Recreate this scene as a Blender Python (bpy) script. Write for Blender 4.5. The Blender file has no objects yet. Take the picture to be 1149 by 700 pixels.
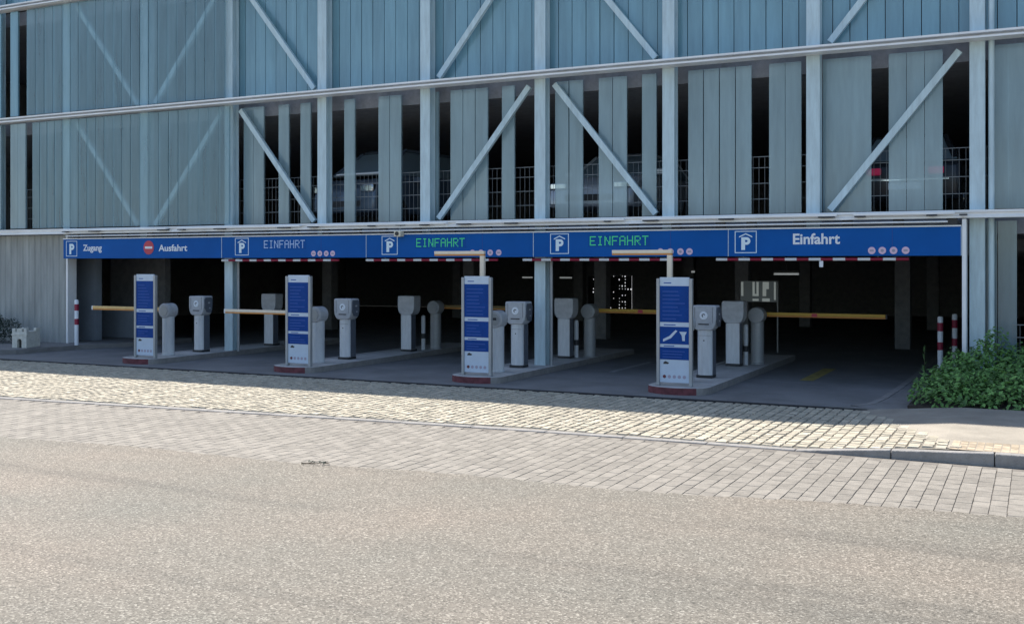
import bpy, math, random
from mathutils import Vector
R = math.radians
rnd = random.Random(7)
scn = bpy.context.scene
COL = scn.collection

# ------------------------------------------------------------------ materials
def mat(name, col, rough=.6, metal=0.0, var=0.0, vscale=6.0, bump=0.0, bscale=40.0, island=0.0, spec=.5, stretch=(1, 1, 1), col2=None):
    m = bpy.data.materials.new(name); m.use_nodes = True
    nt = m.node_tree; b = nt.nodes['Principled BSDF']
    b.inputs['Roughness'].default_value = rough; b.inputs['Metallic'].default_value = metal
    b.inputs['Specular IOR Level'].default_value = spec
    c = (*col, 1)
    b.inputs['Base Color'].default_value = c
    out = None
    tc = nt.nodes.new('ShaderNodeTexCoord'); mp = nt.nodes.new('ShaderNodeMapping')
    mp.inputs['Scale'].default_value = stretch
    nt.links.new(tc.outputs['Object'], mp.inputs['Vector'])
    if var or col2:
        n = nt.nodes.new('ShaderNodeTexNoise'); n.inputs['Scale'].default_value = vscale; n.inputs['Detail'].default_value = 6
        n.inputs['Roughness'].default_value = .65
        nt.links.new(mp.outputs[0], n.inputs['Vector'])
        rp = nt.nodes.new('ShaderNodeValToRGB')
        rp.color_ramp.elements[0].position = .3; rp.color_ramp.elements[1].position = .7
        rp.color_ramp.elements[0].color = (*[v * (1 - var) for v in col], 1)
        rp.color_ramp.elements[1].color = (*(col2 or [min(1, v * (1 + var)) for v in col]), 1)
        nt.links.new(n.outputs['Fac'], rp.inputs['Fac']); out = rp.outputs['Color']
    if island:
        g = nt.nodes.new('ShaderNodeNewGeometry')
        mr = nt.nodes.new('ShaderNodeMapRange'); mr.inputs['To Min'].default_value = 1 - island; mr.inputs['To Max'].default_value = 1 + island
        nt.links.new(g.outputs['Random Per Island'], mr.inputs['Value'])
        hs = nt.nodes.new('ShaderNodeHueSaturation'); hs.inputs['Color'].default_value = c
        if out: nt.links.new(out, hs.inputs['Color'])
        nt.links.new(mr.outputs[0], hs.inputs['Value']); out = hs.outputs['Color']
    if out: nt.links.new(out, b.inputs['Base Color'])
    if bump:
        n2 = nt.nodes.new('ShaderNodeTexNoise'); n2.inputs['Scale'].default_value = bscale; n2.inputs['Detail'].default_value = 4
        nt.links.new(mp.outputs[0], n2.inputs['Vector'])
        bp = nt.nodes.new('ShaderNodeBump'); bp.inputs['Strength'].default_value = bump; bp.inputs['Distance'].default_value = .02
        nt.links.new(n2.outputs['Fac'], bp.inputs['Height']); nt.links.new(bp.outputs[0], b.inputs['Normal'])
    return m

def emis(name, col, st):
    m = mat(name, col, .5); b = m.node_tree.nodes['Principled BSDF']
    b.inputs['Emission Color'].default_value = (*col, 1); b.inputs['Emission Strength'].default_value = st
    return m

def glass(name, col, clear, streak=.12, rough=.13, island=.16):
    """profiled translucent glass: a frosted surface that lets part of the view through"""
    m = mat(name, col, rough, var=.17, vscale=.8, island=island, stretch=(5, 5, .6), bump=.22, bscale=2.0, spec=1.0)
    nt = m.node_tree; b = nt.nodes['Principled BSDF']; o = nt.nodes['Material Output']
    t = nt.nodes.new('ShaderNodeBsdfTransparent'); t.inputs['Color'].default_value = (.86, .95, .97, 1)
    mx = nt.nodes.new('ShaderNodeMixShader')
    g = nt.nodes.new('ShaderNodeNewGeometry')
    mr = nt.nodes.new('ShaderNodeMapRange'); mr.inputs['To Min'].default_value = clear - streak; mr.inputs['To Max'].default_value = clear + streak
    nt.links.new(g.outputs['Random Per Island'], mr.inputs['Value']); nt.links.new(mr.outputs[0], mx.inputs['Fac'])
    nt.links.new(b.outputs[0], mx.inputs[1]); nt.links.new(t.outputs[0], mx.inputs[2]); nt.links.new(mx.outputs[0], o.inputs['Surface'])
    return m

M = {}
M['steel'] = mat('painted_steel', (.52, .66, .71), .45, var=.16, vscale=3, stretch=(4, 4, .6))
M['band'] = mat('white_band_paint', (.86, .88, .89), .4, var=.08, vscale=2)
M['glass_mid'] = glass('glass_mid', (.33, .47, .52), .31, .07)
M['glass_up'] = glass('glass_up', (.22, .41, .495), .18, .06)
M['glass_front'] = glass('glass_front', (.28, .46, .53), .50, .05)
M['glass_low'] = glass('glass_low', (.22, .33, .37), .25, .08)
M['ribwall'] = mat('ribbed_concrete', (.36, .38, .37), .8, var=.22, vscale=1.4, bump=.3, stretch=(3, 3, .5))
M['concrete'] = mat('concrete', (.30, .30, .30), .85, var=.2, vscale=1.5, bump=.2)
M['innerwall'] = mat('inner_wall_paint', (.25, .29, .34), .75, var=.12, vscale=2)
M['ceiling'] = mat('ceiling_concrete', (.24, .25, .27), .9, var=.2)
M['rail'] = mat('railing_wire', (.20, .22, .23), .5, .3)
M['darkmetal'] = mat('dark_metal', (.03, .032, .036), .5)
M['blue'] = mat('sign_blue', (.002, .10, .385), .5, var=.10, vscale=1.2, spec=.15)
M['white'] = mat('sign_white', (.80, .84, .88), .5)
M['paleblue'] = mat('emblem_white', (.74, .88, .95), .45)
M['led_green'] = emis('led_green', (.05, .55, .17), .22)
M['led_white'] = emis('led_white', (.42, .58, .82), .08)
M['led_panel'] = mat('led_panel', (.002, .088, .345), .5, spec=.15)
M['signred'] = mat('sign_red', (.55, .06, .09), .5)
M['bollardred'] = mat('bollard_red', (.30, .015, .05), .5)
M['iconpale'] = mat('icon_pale_pink', (.72, .52, .66), .5)
M['iconpink'] = mat('icon_grey', (.36, .33, .42), .5)
M['machine'] = mat('machine_grey', (.44, .46, .48), .45, var=.16, vscale=7)
M['machinewhite'] = mat('machine_white', (.60, .63, .65), .4, var=.14, vscale=4, stretch=(3, 3, .6))
M['machineside'] = mat('machine_side', (.10, .115, .14), .5, var=.1)
M['post'] = mat('post_grey', (.36, .38, .39), .45, .2, var=.08)
M['cream'] = mat('arm_cream', (.80, .71, .57), .45, var=.06)
M['orange'] = mat('arm_orange', (.60, .26, .06), .5)
M['shadeyellow'] = mat('arm_shade_yellow', (.22, .15, .05), .6)  # arm yellow with the shade of the dark interior put into its colour
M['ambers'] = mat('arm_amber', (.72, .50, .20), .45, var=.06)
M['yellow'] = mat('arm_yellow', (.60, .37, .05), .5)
M['boardblue'] = mat('board_blue', (.004, .052, .26), .5, var=.15, vscale=3, spec=.15)
M['boardtext'] = mat('board_text', (.04, .10, .36), .6, spec=.15)
M['boardwhite'] = mat('board_white', (.50, .60, .72), .5, var=.06, vscale=5)
M['islandtop'] = mat('island_concrete', (.50, .49, .47), .85, var=.18, vscale=4, bump=.3)
M['kerb'] = mat('kerb_stone', (.27, .26, .25), .85, var=.2, vscale=6, bump=.4)
M['kerbred'] = mat('kerb_red', (.14, .04, .048), .8, var=.4, vscale=9)
M['asphalt'] = mat('asphalt', (.20, .20, .20), .85, var=.22, vscale=1.1, bump=.3, bscale=120)
M['darkline'] = mat('drain_dark', (.025, .025, .027), .8)
M['cobble'] = mat('cobble_stone', (.42, .38, .30), .85, var=.16, vscale=18, bump=.3, bscale=30, island=.20)
M['joint'] = mat('joint_sand', (.17, .155, .13), .95, var=.3, vscale=20)
M['paver'] = mat('paver_stone', (.228, .210, .184), .85, var=.2, vscale=9, bump=.3, bscale=60, island=.13)
M['pjoint'] = mat('paver_joint', (.155, .141, .125), .95, var=.3, vscale=9)
M['slab'] = mat('slab_paving', (.31, .28, .235), .85, var=.2, vscale=2, bump=.2)
M['swalk'] = mat('sidewalk_grey', (.22, .215, .21), .85, var=.2, vscale=3, bump=.3, bscale=60)
M['soil'] = mat('soil', (.05, .04, .03), .95, var=.3)
M['markyellow'] = mat('marking_yellow', (.38, .31, .10), .8, var=.4, vscale=9)
M['markwhite'] = mat('marking_white', (.32, .32, .32), .8, var=.4, vscale=9)
M['leaf'] = mat('leaf', (.10, .22, .05), .5, island=.55)
M['leafdark'] = mat('leaf_dark', (.022, .040, .026), .7, island=.4)
M['stem'] = mat('stem', (.09, .065, .04), .8)
M['limestone'] = mat('limestone', (.62, .62, .56), .85, var=.18, vscale=14, bump=.4)
M['carglass'] = mat('car_glass', (.17, .23, .27), .12)
M['tyre'] = mat('tyre', (.02, .02, .02), .8)
M['chrome'] = mat('chrome', (.75, .77, .8), .15, 1)
M['tail'] = emis('tail_lamp', (.70, .03, .12), .07)
M['lamp'] = emis('glint_tube', (.75, .8, .8), .12)
M['backlit'] = emis('backlit_white', (.6, .66, .64), .12)
M['boardgrey'] = emis('backlit_grey', (.16, .19, .2), .06)
M['camwhite'] = mat('camera_housing', (.72, .68, .55), .5)

def street_mat():
    m = bpy.data.materials.new('street_aggregate'); m.use_nodes = True
    nt = m.node_tree; b = nt.nodes['Principled BSDF']; b.inputs['Roughness'].default_value = .85
    N = nt.nodes.new; L = nt.links.new
    tc = N('ShaderNodeTexCoord')
    v = N('ShaderNodeTexVoronoi'); v.inputs['Scale'].default_value = 85; L(tc.outputs['Object'], v.inputs['Vector'])
    sp = N('ShaderNodeValToRGB'); e = sp.color_ramp.elements
    e[0].position = 0; e[0].color = (.085, .077, .066, 1); e[1].position = 1; e[1].color = (.36, .33, .29, 1)
    k = sp.color_ramp.elements.new(.30); k.color = (.160, .143, .122, 1)
    k = sp.color_ramp.elements.new(.78); k.color = (.198, .177, .152, 1)
    sx = N('ShaderNodeSeparateColor'); L(v.outputs['Color'], sx.inputs[0]); L(sx.outputs[0], sp.inputs['Fac'])
    n = N('ShaderNodeTexNoise'); n.inputs['Scale'].default_value = .45; n.inputs['Detail'].default_value = 7; L(tc.outputs['Object'], n.inputs['Vector'])
    r2 = N('ShaderNodeValToRGB'); f = r2.color_ramp.elements
    f[0].position = .3; f[0].color = (.84, .89, .88, 1); f[1].position = .72; f[1].color = (1.08, 1.03, .98, 1); L(n.outputs['Fac'], r2.inputs['Fac'])
    mx = N('ShaderNodeMix'); mx.data_type = 'RGBA'; mx.blend_type = 'MULTIPLY'; mx.inputs[0].default_value = 1
    L(sp.outputs[0], mx.inputs[6]); L(r2.outputs[0], mx.inputs[7])
    # faint worn streaks along the street
    mp = N('ShaderNodeMapping'); mp.inputs['Scale'].default_value = (.12, 2.2, 1); L(tc.outputs['Object'], mp.inputs['Vector'])
    n3 = N('ShaderNodeTexNoise'); n3.inputs['Scale'].default_value = 1.0; n3.inputs['Detail'].default_value = 5; L(mp.outputs[0], n3.inputs['Vector'])
    r3 = N('ShaderNodeValToRGB'); h = r3.color_ramp.elements
    h[0].position = .30; h[0].color = (.76, .77, .78, 1); h[1].position = .46; h[1].color = (1, 1, 1, 1); L(n3.outputs['Fac'], r3.inputs['Fac'])
    m2 = N('ShaderNodeMix'); m2.data_type = 'RGBA'; m2.blend_type = 'MULTIPLY'; m2.inputs[0].default_value = 1
    L(mx.outputs[2], m2.inputs[6]); L(r3.outputs[0], m2.inputs[7]); L(m2.outputs[2], b.inputs['Base Color'])
    bp = N('ShaderNodeBump'); bp.inputs['Strength'].default_value = .5; bp.inputs['Distance'].default_value = .006
    L(v.outputs['Distance'], bp.inputs['Height']); L(bp.outputs[0], b.inputs['Normal'])
    return m
M['street'] = street_mat()

# ------------------------------------------------------------------ mesh helper
class MB:
    def __init__(s): s.v = []; s.f = []; s.m = []; s.k = 0
    def add(s, vs, fs, k=None):
        b = len(s.v); s.v += [tuple(p) for p in vs]
        s.f += [tuple(i + b for i in f) for f in fs]; s.m += [s.k if k is None else k] * len(fs)
        return s
    def box(s, x0, x1, y0, y1, z0, z1, k=None):
        vs = [(x0, y0, z0), (x1, y0, z0), (x1, y1, z0), (x0, y1, z0), (x0, y0, z1), (x1, y0, z1), (x1, y1, z1), (x0, y1, z1)]
        return s.add(vs, [(0, 3, 2, 1), (4, 5, 6, 7), (0, 1, 5, 4), (1, 2, 6, 5), (2, 3, 7, 6), (3, 0, 4, 7)], k)
    def cyl(s, p0, p1, r0, r1=None, n=16, k=None, caps=True):
        r1 = r0 if r1 is None else r1
        p0, p1 = Vector(p0), Vector(p1); d = (p1 - p0).normalized()
        a = d.orthogonal().normalized(); b = d.cross(a)
        vs = []
        for p, r in ((p0, r0), (p1, r1)):
            for i in range(n):
                t = 2 * math.pi * i / n; vs.append(p + a * (r * math.cos(t)) + b * (r * math.sin(t)))
        fs = [(i, (i + 1) % n, n + (i + 1) % n, n + i) for i in range(n)]
        if caps: fs += [tuple(range(n - 1, -1, -1)), tuple(range(n, 2 * n))]
        return s.add(vs, fs, k)
    def lathe(s, prof, n=20, k=None):
        vs = []; fs = []
        for r, z in prof:
            for i in range(n):
                t = 2 * math.pi * i / n; vs.append((r * math.cos(t), r * math.sin(t), z))
        for j in range(len(prof) - 1):
            for i in range(n):
                fs.append((j * n + i, j * n + (i + 1) % n, (j + 1) * n + (i + 1) % n, (j + 1) * n + i))
        fs.append(tuple(range(n - 1, -1, -1))); q = (len(prof) - 1) * n; fs.append(tuple(range(q, q + n)))
        return s.add(vs, fs, k)
    def prism_y(s, poly, y0, y1, k=None):      # poly in (x, z), counter-clockwise seen from -y
        n = len(poly)
        vs = [(x, y0, z) for x, z in poly] + [(x, y1, z) for x, z in poly]
        fs = [tuple(range(n)), tuple(range(2 * n - 1, n - 1, -1))] + [((i + 1) % n, i, n + i, n + (i + 1) % n) for i in range(n)]
        return s.add(vs, fs, k)
    def prism_x(s, poly, x0, x1, k=None):      # poly in (y, z)
        n = len(poly)
        vs = [(x0, y, z) for y, z in poly] + [(x1, y, z) for y, z in poly]
        fs = [tuple(range(n - 1, -1, -1)), tuple(range(n, 2 * n))] + [(i, (i + 1) % n, n + (i + 1) % n, n + i) for i in range(n)]
        return s.add(vs, fs, k)
    def prism_z(s, poly, z0, z1, k=None, ktop=None):
        n = len(poly)
        vs = [(x, y, z0) for x, y in poly] + [(x, y, z1) for x, y in poly]
        s.add(vs, [tuple(range(n - 1, -1, -1))] + [(i, (i + 1) % n, n + (i + 1) % n, n + i) for i in range(n)], k)
        b = len(s.v) - 2 * n
        s.f.append(tuple(range(b + n, b + 2 * n))); s.m.append((s.k if k is None else k) if ktop is None else ktop)
        return s
    def build(s, name, mats, parent=None, loc=(0, 0, 0), rot=(0, 0, 0), bevel=0.0, smooth=35):
        me = bpy.data.meshes.new(name); me.from_pydata(s.v, [], s.f)
        for q in (mats if isinstance(mats, (list, tuple)) else [mats]): me.materials.append(M[q] if isinstance(q, str) else q)
        me.polygons.foreach_set('material_index', s.m)
        me.validate(); me.update()
        if smooth:
            me.shade_smooth(); me.set_sharp_from_angle(angle=R(smooth))
        o = bpy.data.objects.new(name, me); COL.objects.link(o); o.location = loc; o.rotation_euler = rot
        if parent: o.parent = parent
        if bevel:
            bv = o.modifiers.new('bevel', 'BEVEL'); bv.width = bevel; bv.segments = 2; bv.limit_method = 'ANGLE'; bv.angle_limit = R(35); bv.harden_normals = False
        return o

def thing(name, label, cat, loc=(0, 0, 0), rz=0, group=None):
    o = bpy.data.objects.new(name, None); COL.objects.link(o); o.location = loc; o.rotation_euler = (0, 0, rz)
    o.empty_display_size = .2
    o['label'] = label; o['category'] = cat
    if group: o['group'] = group
    return o
def struct(o, label=None): o['kind'] = 'structure'; return o
def kids(o): return list(o.children)
def dup(root, label, loc=None, rz=None):
    c = root.copy(); COL.objects.link(c); c['label'] = label
    if loc: c.location = loc
    if rz is not None: c.rotation_euler = (0, 0, rz)
    for ch in kids(root):
        d = ch.copy(); COL.objects.link(d); d.parent = c
        for g in kids(ch):
            e = g.copy(); COL.objects.link(e); e.parent = d
    return c

def text_mesh(name, body, size, m, parent, loc, bold=.0, extrude=.003, width=None):
    cu = bpy.data.curves.new(name + '_curve', 'FONT'); cu.body = body; cu.size = size; cu.extrude = extrude; cu.offset = bold
    t = bpy.data.objects.new(name + '_curve', cu); COL.objects.link(t)
    bpy.context.view_layer.update()
    dg = bpy.context.evaluated_depsgraph_get()
    me = bpy.data.meshes.new_from_object(t.evaluated_get(dg))
    COL.objects.unlink(t); bpy.data.objects.remove(t); bpy.data.curves.remove(cu)
    xs = [v.co.x for v in me.vertices]; x0, x1 = min(xs), max(xs); k = (width / (x1 - x0)) if width else 1
    for v in me.vertices:
        x, y, z = v.co; v.co = ((x - x0) * k, -z, y)          # stands upright, faces -y
    me.materials.clear(); me.materials.append(M[m])
    o = bpy.data.objects.new(name, me); COL.objects.link(o); o.parent = parent; o.location = loc
    return o

# ------------------------------------------------------------------ ground
def sheet(name, poly, z, m):
    mb = MB(); mb.add([(x, y, z) for x, y in poly], [tuple(range(len(poly)))])
    return struct(mb.build(name, m, smooth=0))
sheet('ground', [(-300, -300), (300, -300), (300, 300), (-300, 300)], -.030, 'asphalt')
def kerb_y(x):
    pts = [(-30, -10.4), (6.94, -7.19), (12.7, -6.66), (15.06, -6.48), (17.2, -6.41), (60, -6.41)]
    for (a, b), (c, d) in zip(pts, pts[1:]):
        if x <= c: return b + (d - b) * (x - a) / (c - a)
    return -6.41
def paver_y(x):
    pts = [(-30, -11.2), (0, -10.1), (10, -9.55), (14.68, -9.3), (18.04, -9.02), (20.75, -8.65), (24, -8.45), (60, -8.4)]
    for (a, b), (c, d) in zip(pts, pts[1:]):
        if x <= c: return b + (d - b) * (x - a) / (c - a)
    return -8.4
er = random.Random(3); edge = []; q = 40.0
while q > -30:
    edge.append((q, paver_y(q) + er.uniform(-.035, .035) + .05 * math.sin(q * 1.7))); q -= .06
sheet('street', [(-120, -60), (140, -60), (140, -8.4)] + edge + [(-120, -14)], .001, 'street')
# concrete block paving between street and kerb: every block its own little chamfered slab in one sheet
bed = []
xs = [x * 2 for x in range(-15, 31)]
sheet('paver_bed', [(x, paver_y(x) - .6) for x in xs] + [(x, kerb_y(x)) for x in reversed(xs)], -.009, 'pjoint')
def ramp(q): return .0 + .116 * max(0, min(1, (q - 18.6) / 1.35))
def edge_x(y): return 18.75 + (-2.9 - y) / 3.4 * 1.5           # where the setts meet the slab paving
def stone(mb, x0, x1, y0, y1, z, h, ch, tilt=0.0, jit=0.0):
    j = lambda: rnd.uniform(-jit, jit)
    o = [(x0 + j(), y0 + j()), (x1 + j(), y0 + j()), (x1 + j(), y1 + j()), (x0 + j(), y1 + j())]
    cx = sum(p[0] for p in o) / 4; cy = sum(p[1] for p in o) / 4
    vs = [(x, y, z) for x, y in o]
    for x, y in o:
        dx, dy = cx - x, cy - y; l = math.hypot(dx, dy)
        vs.append((x + dx / l * ch * 1.41, y + dy / l * ch * 1.41, z + h + rnd.uniform(-tilt, tilt)))
    mb.add(vs, [(4, 5, 6, 7), (0, 1, 5, 4), (1, 2, 6, 5), (2, 3, 7, 6), (3, 0, 4, 7)])
mb = MB(); px, py = .135, .225
for i in range(int(28 / px)):
    x = -3 + i * px; off = (i % 2) * .5 * py
    y = -11.0 + off
    while y < -6.2:
        if y > paver_y(x) - .3 and y + py < kerb_y(x) - .01:
            stone(mb, x + .002, x + px - .003, y + .001, y + py - .002, -.008, .006, .003, .0016, .0022)
        y += py
struct(mb.build('paver_strip', 'paver', smooth=0))
# natural stone setts of the crossover
DR = -2.90
sheet('cobble_bed', [(x, kerb_y(x) + .12) for x in xs if x < 18.5] + [(18.6, kerb_y(18.6) + .12), (18.6, DR)] + [(-30, DR)], -.006, 'joint')
mb = MB()
x = -4.0
while x < 20.3:
    w = rnd.uniform(.112, .148); y = kerb_y(x) + .13 + rnd.uniform(0, .1)
    drift = rnd.uniform(-.004, .004)
    while y < DR - .06:
        l = rnd.uniform(.11, .165)
        if y + l > DR: l = DR - y
        if l > .06 and x + w < edge_x(y): stone(mb, x + .006 + drift, x + w - .006 + drift, y + .006, y + l - .006, -.012 + ramp(x + w / 2), rnd.uniform(.018, .024), .010, .0025, .006)
        y += l
    x += w
struct(mb.build('cobble_crossover', 'cobble', smooth=60))
# kerb line: flush across the crossover, rising to a step on the right
mb = MB(); x = -6.0
while x < 34:
    w = .98; x1 = x + w
    def top(q): return .004 + .118 * max(0, min(1, (q - 18.6) / 1.35)) + .0
    y0, y1 = kerb_y(x), kerb_y(x1)
    vs = [(x + .004, y0, -.03), (x1 - .004, y1, -.03), (x1 - .004, y1 + .12, -.03), (x + .004, y0 + .12, -.03),
          (x + .004, y0, top(x)), (x1 - .004, y1, top(x1)), (x1 - .004, y1 + .12, top(x1)), (x + .004, y0 + .12, top(x))]
    mb.add(vs, [(0, 3, 2, 1), (4, 5, 6, 7), (0, 1, 5, 4), (1, 2, 6, 5), (2, 3, 7, 6), (3, 0, 4, 7)])
    x = x1
struct(mb.build('kerb', 'kerb', bevel=.012))
# right-hand pavement behind the raised kerb (a slab that ramps down to the crossover)
mb = MB()
jb = MB()
for a, b in ((18.6, 19.3), (19.3, 19.95), (19.95, 20.4), (20.4, 60)):
    # joint bed under the setts, and the slabs that start along a slanting line
    if b < 20.5: jb.add([(a, -6.285, ramp(a) - .006), (b, -6.285, ramp(b) - .006), (b, -2.84, ramp(b) - .006), (a, -2.84, ramp(a) - .006)], [(0, 1, 2, 3)])
ys = [-6.285 + i * (3.445 / 24) for i in range(25)]
for ya, yb in zip(ys, ys[1:]):
    e0, e1 = edge_x(ya) - .2, edge_x(yb) - .2; c0, c1 = max(e0, 19.95), max(e1, 19.95)
    if e0 < 19.95: mb.add([(e0, ya, ramp(e0) + .001), (c0, ya, ramp(c0) + .001), (c1, yb, ramp(c1) + .001), (e1, yb, ramp(e1) + .001)], [(0, 1, 2, 3)])
    mb.add([(c0, ya, .117), (60, ya, .117), (60, yb, .117), (c1, yb, .117)], [(0, 1, 2, 3)])
struct(jb.build('cobble_bed_ramp', 'joint', smooth=0))
struct(mb.build('pavement', 'slab', smooth=0))
mb = MB()                                             # mosaic setts along the kerb
x = 20.04
while x < 26:
    y = -6.27
    while y < -5.75:
        z = ramp(x + .03) + .003
        mb.add([(x, y, z), (x + .07, y, ramp(x + .07) + .002), (x + .07, y + .07, ramp(x + .07) + .004), (x, y + .07, z + .003)], [(0, 1, 2, 3)]); y += .08
    x += .08
M['mosaic'] = mat('mosaic_setts', (.38, .31, .225), .8, var=.3, vscale=9, island=.3)
struct(mb.build('mosaic_strip', 'mosaic', smooth=0))
# lanes into the garage
sheet('garage_lanes', [(.3, DR), (19.0, DR), (19.0, 25), (.3, 25)], .014, 'asphalt')
mb = MB().box(.9, 18.9, DR - .01, DR + .10, -.01, .019); struct(mb.build('drain_channel', 'darkline', smooth=0))
sheet('lane_marking_yellow', [(17.19, .45), (17.42, .45), (17.42, 2.75), (17.19, 2.75)], .019, 'markyellow')
sheet('lane_marking_white', [(13.74, .3), (13.86, .3), (13.86, 2.6), (13.74, 2.6)], .019, 'markwhite')
# left sidewalk, with its kerb running into the garage; right sidewalk beside the bed
cur = [(-40, -2.75), (-4, -2.62), (-.4, -2.5), (.3, -2.3), (.62, -1.9), (.72, -1.2), (.78, -.4), (1.05, .25), (1.35, .9), (1.5, 1.9), (1.5, 2.6)]
mb = MB().prism_z(cur + [(-40, 2.6)], -.02, .118); struct(mb.build('sidewalk', 'swalk', smooth=0))
rc = [(18.25, -2.82), (18.6, -2.62), (18.78, -2.3), (18.86, -1.6), (18.92, 0), (18.96, 2), (18.98, 25)]
mb = MB().prism_z([(60, -2.82), (60, 25)] + list(reversed(rc)), -.02, .03); struct(mb.build('sidewalk_bed_side', 'swalk', smooth=0))
mb = MB()
for (a, b), (c, d) in zip(rc[1:-1], rc[2:]):
    mb.add([(a - .1, b, .0), (c - .1, d, .0), (c, d, .0), (a, b, .0), (a - .1, b, .036), (c - .1, d, .036), (c, d, .036), (a, b, .036)],
           [(4, 5, 6, 7)[::-1], (0, 1, 5, 4), (2, 3, 7, 6)])
struct(mb.build('lane_edge', 'kerb', smooth=0))
mb = MB().box(19.25, 40, -2.62, .05, .0, .075); struct(mb.build('planting_bed', 'soil', smooth=0))

# ------------------------------------------------------------------ parking garage
G = thing('parking_garage', 'multi-storey parking garage with profiled glass facade, pale steel columns and diagonal braces', 'parking garage', (10, 0, 0))
OX = -10                                              # children are written in world metres and moved under the base point
def gpart(mb, name, m, bevel=0, smooth=35):
    return mb.build(name, m, G, (OX, 0, 0), bevel=bevel, smooth=smooth)
X0, X1, YB = -9.8, 30.2, 25.0
Z = [2.76, 5.52, 8.28, 11.3]
ROOF = 11.2
for i, z in enumerate(Z[:3]):
    gpart(MB().box(X0, X1, .42, YB, z - .28, z + .06), 'floor_slab', 'ceiling', smooth=0)
gpart(MB().box(X0, X1, -.1, YB, ROOF - .2, ROOF + .1), 'roof', 'concrete', smooth=0)
for x in (X0 + .1, X1 - .1):
    gpart(MB().box(x - .1, x + .1, .42, YB, -.02, ROOF - .2), 'side_wall', 'concrete', smooth=0)
mb = MB(); oa, ob, oh = 3.25, 5.25, 1.5
mb.box(X0, oa, YB, YB + .2, -.02, ROOF).box(ob, X1, YB, YB + .2, -.02, ROOF).box(oa, ob, YB, YB + .2, oh, ROOF)
gpart(mb, 'rear_wall', 'ceiling', smooth=0)
mb = MB()                                             # pierced screen in the rear opening
nx, nz = 15, 11
for i in range(nx):
    for j in range(nz):
        u0, u1 = oa + (ob - oa) * i / nx, oa + (ob - oa) * (i + 1) / nx; w0, w1 = oh * j / nz, oh * (j + 1) / nz
        hole = rnd.random() < (.5 if (i in (10, 11, 12) or (i in (5, 6) and j < 6)) else .14)
        if not hole: mb.box(u0, u1, YB - .06, YB - .02, w0, w1)
        else: e_ = rnd.uniform(.075, .105); mb.box(u0, u0 + e_, YB - .06, YB - .02, w0, w1).box(u0 + e_, u1, YB - .06, YB - .02, w0, w0 + e_)
gpart(mb, 'pierced_screen', 'darkmetal', smooth=0)
for xx in (1.5, 6.4, 10.4, 14.2, 18.0):               # structural grid inside
    for yy in (8.5, 16.5):
        gpart(MB().box(xx - .17, xx + .17, yy - .17, yy + .17, -.01, 2.48), 'inner_column', 'ceiling', bevel=.01)
for yy in (4.5, 8.5, 12.5, 16.5, 20.5):
    gpart(MB().box(X0 + .3, X1 - .3, yy - .15, yy + .15, 2.25, 2.479), 'ceiling_beam', 'ceiling', smooth=0)
gpart(MB().box(-9.5, -.03, .9, 1.1, .1, 2.48), 'inner_wall', 'innerwall', smooth=0)
gpart(MB().box(-2.0, .15, 2.0, 2.12, .1, .86), 'parapet', 'innerwall', smooth=0)
gpart(MB().box(-2.0, .0, 3.2, 3.4, -.01, 2.48), 'inner_wall', 'ceiling', smooth=0)
for yy, rr in ((1.6, .05), (2.1, .035), (6.2, .06)):
    gpart(MB().cyl((.5, yy, 2.36), (19.5, yy, 2.36), rr, n=12), 'ceiling_pipe', 'post')
# columns: H-sections, flange forward
def hcol(x, z0, z1, w=.22, d=.21):
    mb = MB(); mb.box(x - w / 2, x + w / 2, 0, .022, z0, z1); mb.box(x - .009, x + .009, .022, d - .022, z0, z1); mb.box(x - w / 2, x + w / 2, d - .022, d, z0, z1)
    return mb
for b in range(-3, 13):
    x = 2.5 * b
    grounded = b in (-3, -2, -1, 2, 5, 8, 9, 10, 11, 12)
    gpart(hcol(x, (0.1 if b in (2, 5) else .0) if grounded else 2.62, ROOF - .2), 'column', 'steel')
gpart(MB().cyl((20.20, .06, .1), (20.20, .06, ROOF - .2), .045, n=14), 'downpipe', 'steel')
gpart(MB().cyl((12.69, .1, .1), (12.69, .1, 2.5), .03, n=12), 'downpipe', 'post')
gpart(MB().cyl((5.19, .1, .1), (5.19, .1, 2.5), .03, n=12), 'downpipe', 'post')
# braces
def brace(xa, za, xb, zb, s=.054):
    mb = MB(); dx, dz = xb - xa, zb - za; l = math.hypot(dx, dz); nx_, nz_ = -dz / l * s, dx / l * s
    mb.prism_y([(xa - nx_, za - nz_), (xb - nx_, zb - nz_), (xb + nx_, zb + nz_), (xa + nx_, za + nz_)], .06, .14)
    return mb
for row, (za, zb) in enumerate(((2.90, 5.36), (5.68, 8.14), (8.44, 10.7))):
    for b, dr in ((-3, 1), (0, -1), (1, 1), (2, -1), (4, 1), (5, -1), (7, 1), (9, -1), (10, 1)):
        xa, xb = 2.5 * b + .26, 2.5 * b + 2.24
        gpart(brace(xa, za if dr > 0 else zb, xb, zb if dr > 0 else za), 'brace', 'steel', bevel=.004)
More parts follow.
